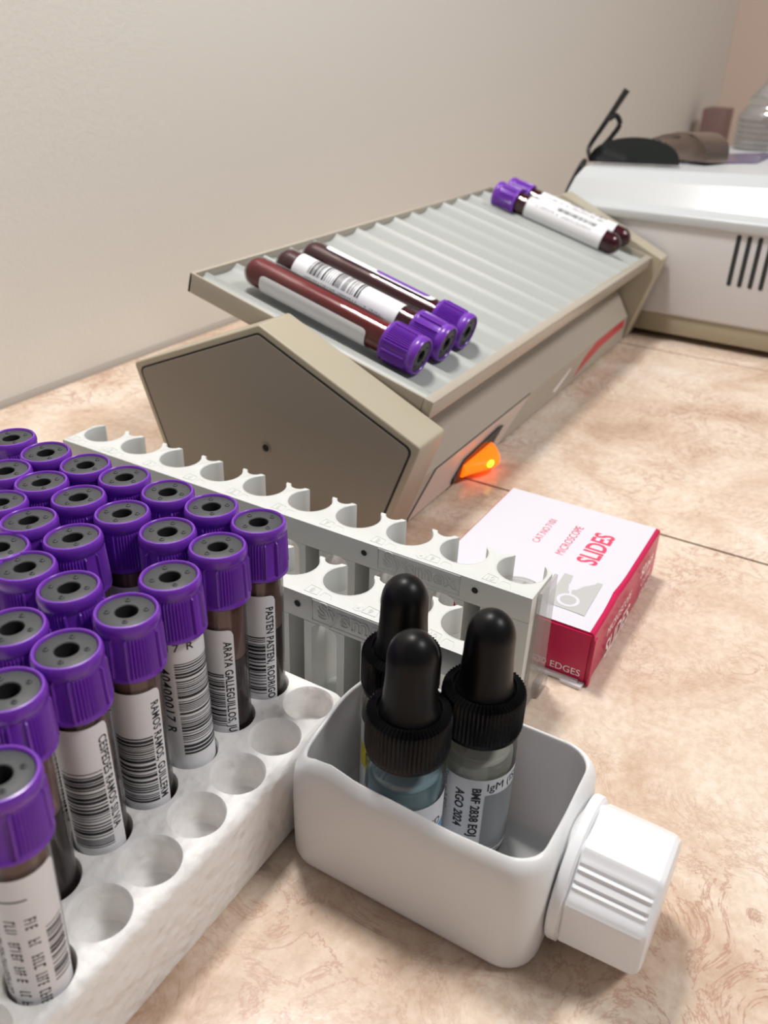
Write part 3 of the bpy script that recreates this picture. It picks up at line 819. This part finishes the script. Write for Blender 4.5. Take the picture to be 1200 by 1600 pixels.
# body: slope above an almost upright plinth
prof_body = [(177.5, 2.6), (176.2, 22.6), (177.2, 24.0), (194, 52), (240, 60), (288, 52), (308, 23), (306.5, 2.6)]
bm = bmesh.new(); prism(bm, prof_body, 'x', 334.9, 706.4, 0, 0.0)
bd = finish('body', bm, M['beige_body'], rocker, True, 30)
for fx in (350, 624, 690):
    bm = bmesh.new(); lathe(bm, [(5, 0), (6, 0.5), (6, 2.8), (0, 2.8)], 20, center=(fx, 186)); lathe(bm, [(5, 0), (6, 0.5), (6, 2.8), (0, 2.8)], 20, center=(fx, 298))
    finish('rubber_foot', bm, M['gap'], rocker, True)
def side(x, z, d=0.0):     # point on the plinth's front face
    return Vector((x, 177.5 - (z - 2.6) / 20.0 * 1.3 - d, z))
def side_plate(bm, pts, d0, d1, mi=0):
    a = [bm.verts.new(side(x, z, d0)) for x, z in pts]; b = [bm.verts.new(side(x, z, d1)) for x, z in pts]
    bm.faces.new(b).material_index = mi; n = len(pts)
    for k in range(n): bm.faces.new((a[k], a[(k + 1) % n], b[(k + 1) % n], b[k])).material_index = mi
bm = bmesh.new(); side_plate(bm, [(337, 2.7), (365, 22.3), (496, 22.7), (450.5, 2.7)], 0.0, 0.25, 1); side_plate(bm, [(339, 3.0), (366, 21.7), (493.5, 22.1), (449, 3.0)], 0.0, 0.7)
pn = finish('switch_plate', bm, [M['panel'], M['gap']], rocker, False)
bm = bmesh.new()
side_plate(bm, [(386, 4.2), (430, 4.2), (452, 16.2), (446, 17.2), (400, 13.8), (388, 7.0)], 0.4, 2.0)
sw = finish('switch_bezel', bm, M['dark_plastic'], rocker, False)
# the glowing rocker key
bm = bmesh.new(); secs = []
for k in range(15):
    u = k / 14; x = 396 + 38 * u
    h = 2.2 + 10.5 * (math.sin(PI * (u ** 1.5)) ** 0.9) if 0 < u < 1 else 2.2
    secs.append([bm.verts.new(side(x + s * 0.4, z, d)) for s, z, d in ((0, 4.6, 1.5), (0, 4.8, 1.5 + h * 0.85), (1, 6.2, 1.5 + h), (3, 8.6, 1.5 + h * 0.95), (5, 10.4, 1.5 + h * 0.75), (6, 11.2, 1.5))])
for a, b in zip(secs, secs[1:]):
    for k in range(6): bm.faces.new((a[k], b[k], b[(k + 1) % 6], a[(k + 1) % 6]))
bm.faces.new(secs[0]); bm.faces.new(secs[-1][::-1])
key = finish('switch_key', bm, M['switch'], sw, True, 50)
bm = bmesh.new(); q = bmesh.new(); bmesh.ops.create_uvsphere(q, u_segments=16, v_segments=8, radius=1.0)
merge(bm, q, lambda c: side(414 + c.x * 3.4, 8.6 + c.z * 1.9, 11.8 + c.y * 1.5)); finish('neon_lamp', bm, M['neon'], key, True, 80)
# red print and small foot marks on the far part of the plinth
bm = bmesh.new(); side_plate(bm, [(586, 5.0), (600, 8.0), (640, 13.5), (700, 15.0), (700, 21.6), (628, 21.2), (604, 15.0)], 0.02, 0.15)
finish('red_marking', bm, M['red_print'], rocker, False)
bm = bmesh.new(); side_plate(bm, [(543, 8.2), (560, 12.5), (575, 16.0), (577, 15.2), (562, 10.0), (548, 5.8)], 0.02, 0.12)
finish('white_marking', bm, M['white_ink'], rocker, False)
# tray, tilted about the rocker's long axis
RX0, RP = 346.6, 24.7
al = math.atan2(34.7, 131.0); e1 = Vector((0, math.cos(al), math.sin(al))); nn = Vector((0, -math.sin(al), math.cos(al))); T0 = Vector((0, 172.0, 72.1))
def tp(x, s, h): return Vector((x, 0, 0)) + T0 + e1 * s + nn * h
SL, SR = 140.0, -1.5
TX0, TX1 = 336.0, 709.5
def depth(x):
    u = ((x - RX0) / RP) % 1.0
    d = abs(u - 0.5) * 2              # 1 on a ridge, 0 in a trough
    return -3.8 * (1 - d ** 3.6)
bm = bmesh.new(); cols = []
N = int((TX1 - TX0) / RP * 20)
for k in range(N + 1):
    x = TX0 + 1.6 + (TX1 - TX0 - 3.2) * k / N; h = depth(x)
    cols.append([bm.verts.new(tp(x, SR, h)), bm.verts.new(tp(x, SL, h)), bm.verts.new(tp(x, SL, -9.5)), bm.verts.new(tp(x, SR, -9.5))])
for a, b in zip(cols, cols[1:]):
    for k in range(4): bm.faces.new((a[k], a[(k + 1) % 4], b[(k + 1) % 4], b[k]))
bm.faces.new(cols[0]); bm.faces.new(cols[-1][::-1])
tr = finish('rocking_tray', bm, M['tray'], rocker, True, 28)
def tray_bar(bm, x0, x1, s0, s1, h0, h1, bev=0.6):
    b = bmesh.new(); box(b, (x0, s0, h0), (x1, s1, h1), bev, 2)
    merge(bm, b, lambda c: tp(c.x, c.y, c.z))
bm = bmesh.new()
tray_bar(bm, TX0, TX1, SR - 5.2, SR - 0.02, -9.0, 0.9)
finish('front_lip', bm, M['beige_body'], tr, True, 40)
bm = bmesh.new()
tray_bar(bm, TX0, TX1, SL, SL + 2.2, -10.0, 0.6); tray_bar(bm, TX0, TX0 + 1.6, SR, SL + 2.2, -10.0, 0.8); tray_bar(bm, TX1 - 1.6, TX1, SR, SL + 2.2, -10.0, 0.8)
finish('tray_rim', bm, M['beige_body'], tr, True, 40)
bm = bmesh.new(); tray_bar(bm, 380, 660, 40, 90, -30, -9.6); finish('tray_pivot', bm, M['gap'], rocker, True)

# tubes lying in the tray grooves
def lay_tube(groove, s_cap, s_end, xoff, lab, label_me, rot, hoff=0.0):
    x = RX0 + RP * (groove + 0.5) + xoff
    up = 1 if s_end > s_cap else -1
    ax = -e1 * up                                  # from the tube's bottom to its cap
    base = tp(x, s_cap + up * TOP * 1.18, 6.9 + hoff)
    zq = ax; xq = Vector((1, 0, 0)); yq = zq.cross(xq)
    m = Matrix((xq, yq, zq)).transposed()
    return blood_tube(tuple(base), lab, 'purple-capped tubes lying on the rocker tray', label_me, rot, m.to_quaternion(), red=True, scale=1.18, bright=(groove == 0))
def lying_label(seed, purple=False, z0=12, z1=68, width=34):
    bm = bmesh.new(); R1 = LR + 0.06
    cyl_patch(bm, LR, -width, 0, z0, z1, 0, 0.5, 2.0)
    barcode(bm, R1, -17.5, -7.5, z0 + 8, z1 - 20, 1, seed)
    marks(bm, R1, -21.0, z0 + 8, z1 - 6, 2.0, 1, seed); marks(bm, R1, -6.0, z0 + 6, z1 - 6, 2.0, 1, seed + 5)
    if purple: cyl_patch(bm, R1, -5.0, -1.0, z1 - 32, z1 - 3, 2, 0.5, 1.8)
    return as_mesh('label', bm, [M['paper'], M['ink'], M['purple']], 60)
lay_tube(0, 15, 120, 0.5, 'tube lying on the rocker tray nearest the beige end cap, bright red blood', lying_label(31, True), math.radians(72))
lay_tube(1, 14, 118, 1.5, 'middle of three tubes lying together on the tray, barcode facing up', lying_label(32), math.radians(215))
lay_tube(2, 14, 118, 1.0, 'third tube from the near end cap on the tray, purple strip on label', lying_label(33, True, z1=72), math.radians(108))
lay_tube(13, 122, 30, -6.5, 'tube lying reversed on the tray, its cap toward the wall, beside the last tube', lying_label(34), math.radians(20), 0.0)
lay_tube(14, 122, 30, -6.0, 'last tube on the tray, lying reversed against the far end cap', lying_label(35), math.radians(35), 0.3)

# ================================================================== WHITE ANALYSER
an = thing('laboratory_analyzer', 'large white laboratory instrument with vent slots standing behind the rocker', 'laboratory instrument', (0, 0, 0))
YL, YR = 251.0, -160.0
bm = bmesh.new(); box(bm, (722, YR, 10.5), (925, YL - 3, 27), 1.5, 2); finish('base', bm, M['strip'], an, True)
bm = bmesh.new(); box(bm, (720, YR, 26.5), (928, YL, 101), 2.5, 3); cs = finish('casing', bm, M['enamel_grey'], an, True)
def zy(z0, y): return z0 + (YL - y) * 0.07          # the lid climbs slightly away from the wall
bm = bmesh.new()
def lid_ring(pts):          # pts: (x, z) sections extruded along y with the climb
    a = [bm.verts.new((x, YL + dy, z)) for x, z, dy in pts]; b = [bm.verts.new((x, YR, z + (YL - YR) * 0.05 * g)) for (x, z, dy), g in zip(pts, (0, 0, 0.2, 0.2, 1, 1, 1, 1, 0))]
    n = len(pts); bm.faces.new(a[::-1]); bm.faces.new(b)
    for k in range(n): bm.faces.new((a[k], a[(k + 1) % n], b[(k + 1) % n], b[k]))
lid_ring([(719, 97, 4), (717, 99, 5), (717, 105, 5), (724, 109, 3), (738, 123, 1), (749, 130.5, -3), (880, 132, -3), (924, 132, -4), (928, 97, 4)])
bmesh.ops.recalc_face_normals(bm, faces=bm.faces)
bmesh.ops.bevel(bm, geom=[e for e in bm.edges], offset=1.6, segments=3, affect='EDGES', profile=0.5)
ld = finish('lid', bm, M['enamel'], an, True, 50)
for k in range(11):
    y = 108 - k * 8.0
    bm = bmesh.new(); prism(bm, rounded([(y - 1.7, 97.0), (y + 1.7, 97.0), (y + 1.7, 58.0), (y - 1.7, 58.0)], 1.6), 'x', 719.6, 720.6, 0)
    finish('vent_slot', bm, M['vent'], cs, True)  # dark bar on the casing; the slot's inner shade is painted, not cut
bm = bmesh.new()
def top_z(x, y): return 130.5 + (x - 749) / 151 * 1.5 + (YL - y) * 0.05
q = [(797, 179), (872, 175), (906, 130), (893, 118), (821, 122)]
vv = [bm.verts.new((x, y, top_z(x, y) + 0.7)) for x, y in q]; v2 = [bm.verts.new((x, y, top_z(x, y) - 1)) for x, y in q]
bm.faces.new(vv); bm.faces.new(v2[::-1])
for k in range(5): bm.faces.new((vv[k], vv[(k + 1) % 5], v2[(k + 1) % 5], v2[k]))
finish('display', bm, M['screen'], ld, False)
for fx, fy in ((745, 225), (745, -120), (900, 225), (900, -120)):
    bm = bmesh.new(); lathe(bm, [(9, 5.1), (10, 6), (10, 10.6), (0, 10.6)], 24, center=(fx, fy)); finish('foot', bm, M['gap'], an, True)

an.location = (0.013, 0, -0.005)

# black power cable rising behind the instrument
bm = bmesh.new()
tube_path(bm, smooth_curve([(762, 330, 2.7), (758, 290, 8), (760, 272, 45), (770, 263, 100), (800, 261, 124), (860, 300, 60), (900, 340, 2.8)], 8), 2.6, 10)
cb = finish('power_cable', bm, M['dark_plastic'], None, True); cb['label'] = 'black cable looping up between the white instrument and the wall'; cb['category'] = 'cable'

# sunglasses resting upside down on the instrument
sg = thing('sunglasses', 'dark sunglasses lying on the white instrument with both arms sticking up', 'sunglasses', (0, 0, 0))
def lens_part(name, c, ry, h, m, thick, yaw):
    bm = bmesh.new(); n = 24; A = []; B = []
    for k in range(n + 1):
        a = PI * k / n; yy = ry * math.cos(a); zz = h * math.sin(a) ** 0.85
        bulge = 6 * math.sin(a)
        zz -= 0.05 * yy; A.append(bm.verts.new((-thick / 2 - bulge * 0.3, yy, zz))); B.append(bm.verts.new((thick / 2 + bulge, yy * 0.96, zz * 0.97)))
    bm.faces.new(A); bm.faces.new(B[::-1])
    for k in range(n): bm.faces.new((A[k], A[k + 1], B[k + 1], B[k]))
    bm.faces.new((A[0], B[0], B[-1], A[-1]))
    rot = Matrix.Rotation(yaw, 4, 'Z')
    bmesh.ops.transform(bm, matrix=Matrix.Translation(Vector(c)) @ rot, verts=bm.verts)
    return finish(name, bm, m, sg, True, 50)
lens_part('lens', (780, 212, 129.6), 38, 20.5, M['lens'], 5, 0.05)
lens_part('lens', (826, 176, 132.4), 30, 21.5, M['bronze'], 26, -0.55)
bm = bmesh.new(); tube_path(bm, smooth_curve([(786, 200, 148), (796, 192, 151), (806, 184, 151)], 6), 2.0, 8); finish('bridge', bm, M['bronze'], sg, True)
bm = bmesh.new(); tube_path(bm, smooth_curve([(778, 250, 130.5), (786, 254, 138), (790, 247, 153), (792, 238, 170), (794, 231, 184)], 8), lambda u: 1.6 + 1.2 * u, 8); finish('temple_arm', bm, M['dark_plastic'], sg, True)
bm = bmesh.new(); tube_path(bm, smooth_curve([(778, 246, 131), (784, 243, 138), (790, 236, 149), (791, 232, 158), (790, 236, 164), (789, 241, 161)], 8), lambda u: 2.2, 8); finish('temple_arm', bm, M['dark_plastic'], sg, True)

bm = bmesh.new(); box(bm, (2120, 395, 0), (2200, 445, 95), 3, 2)
bx = finish('storage_box', bm, mat('mauve_card', (0.26, 0.16, 0.15), 0.6), None, True); bx['label'] = 'small blurred mauve-brown box far off against the wall'; bx['category'] = 'box'
# white stand with a clear ribbed bottle beyond the instrument
bm = bmesh.new(); box(bm, (1040, 60, 0), (1190, 198, 119), 4, 3)
st = finish('equipment_stand', bm, M['enamel'], None, True); st['label'] = 'white box-shaped stand beyond the instrument with a clear bottle on it'; st['category'] = 'stand'
gb = thing('ribbed_bottle', 'clear ribbed bottle with narrow neck standing on the white stand at the edge', 'bottle', (1100, 158, 119.2))
bm = bmesh.new()
pr = [(0, 0.4), (31, 0.2)]
z = 1.0
for k in range(6): pr += [(33.5, z + 1.2), (33.5, z + 3.4), (31.8, z + 4.6), (31.8, z + 5.4)]; z += 5.6
pr += [(28, 40), (24, 45), (24.5, 50), (20, 56), (13, 66), (8, 80), (6, 95), (6, 110)]
lathe(bm, pr, 48); finish('bottle_body', bm, M['bottle_clear'], gb, True, 50)
bm = bmesh.new(); lathe(bm, [(24.6, 43.5), (25.6, 44), (25.6, 51), (24.6, 51.5)], 48); finish('metal_collar', bm, mat('chrome', (0.6, 0.6, 0.6), 0.15, metal=1.0), gb, True)
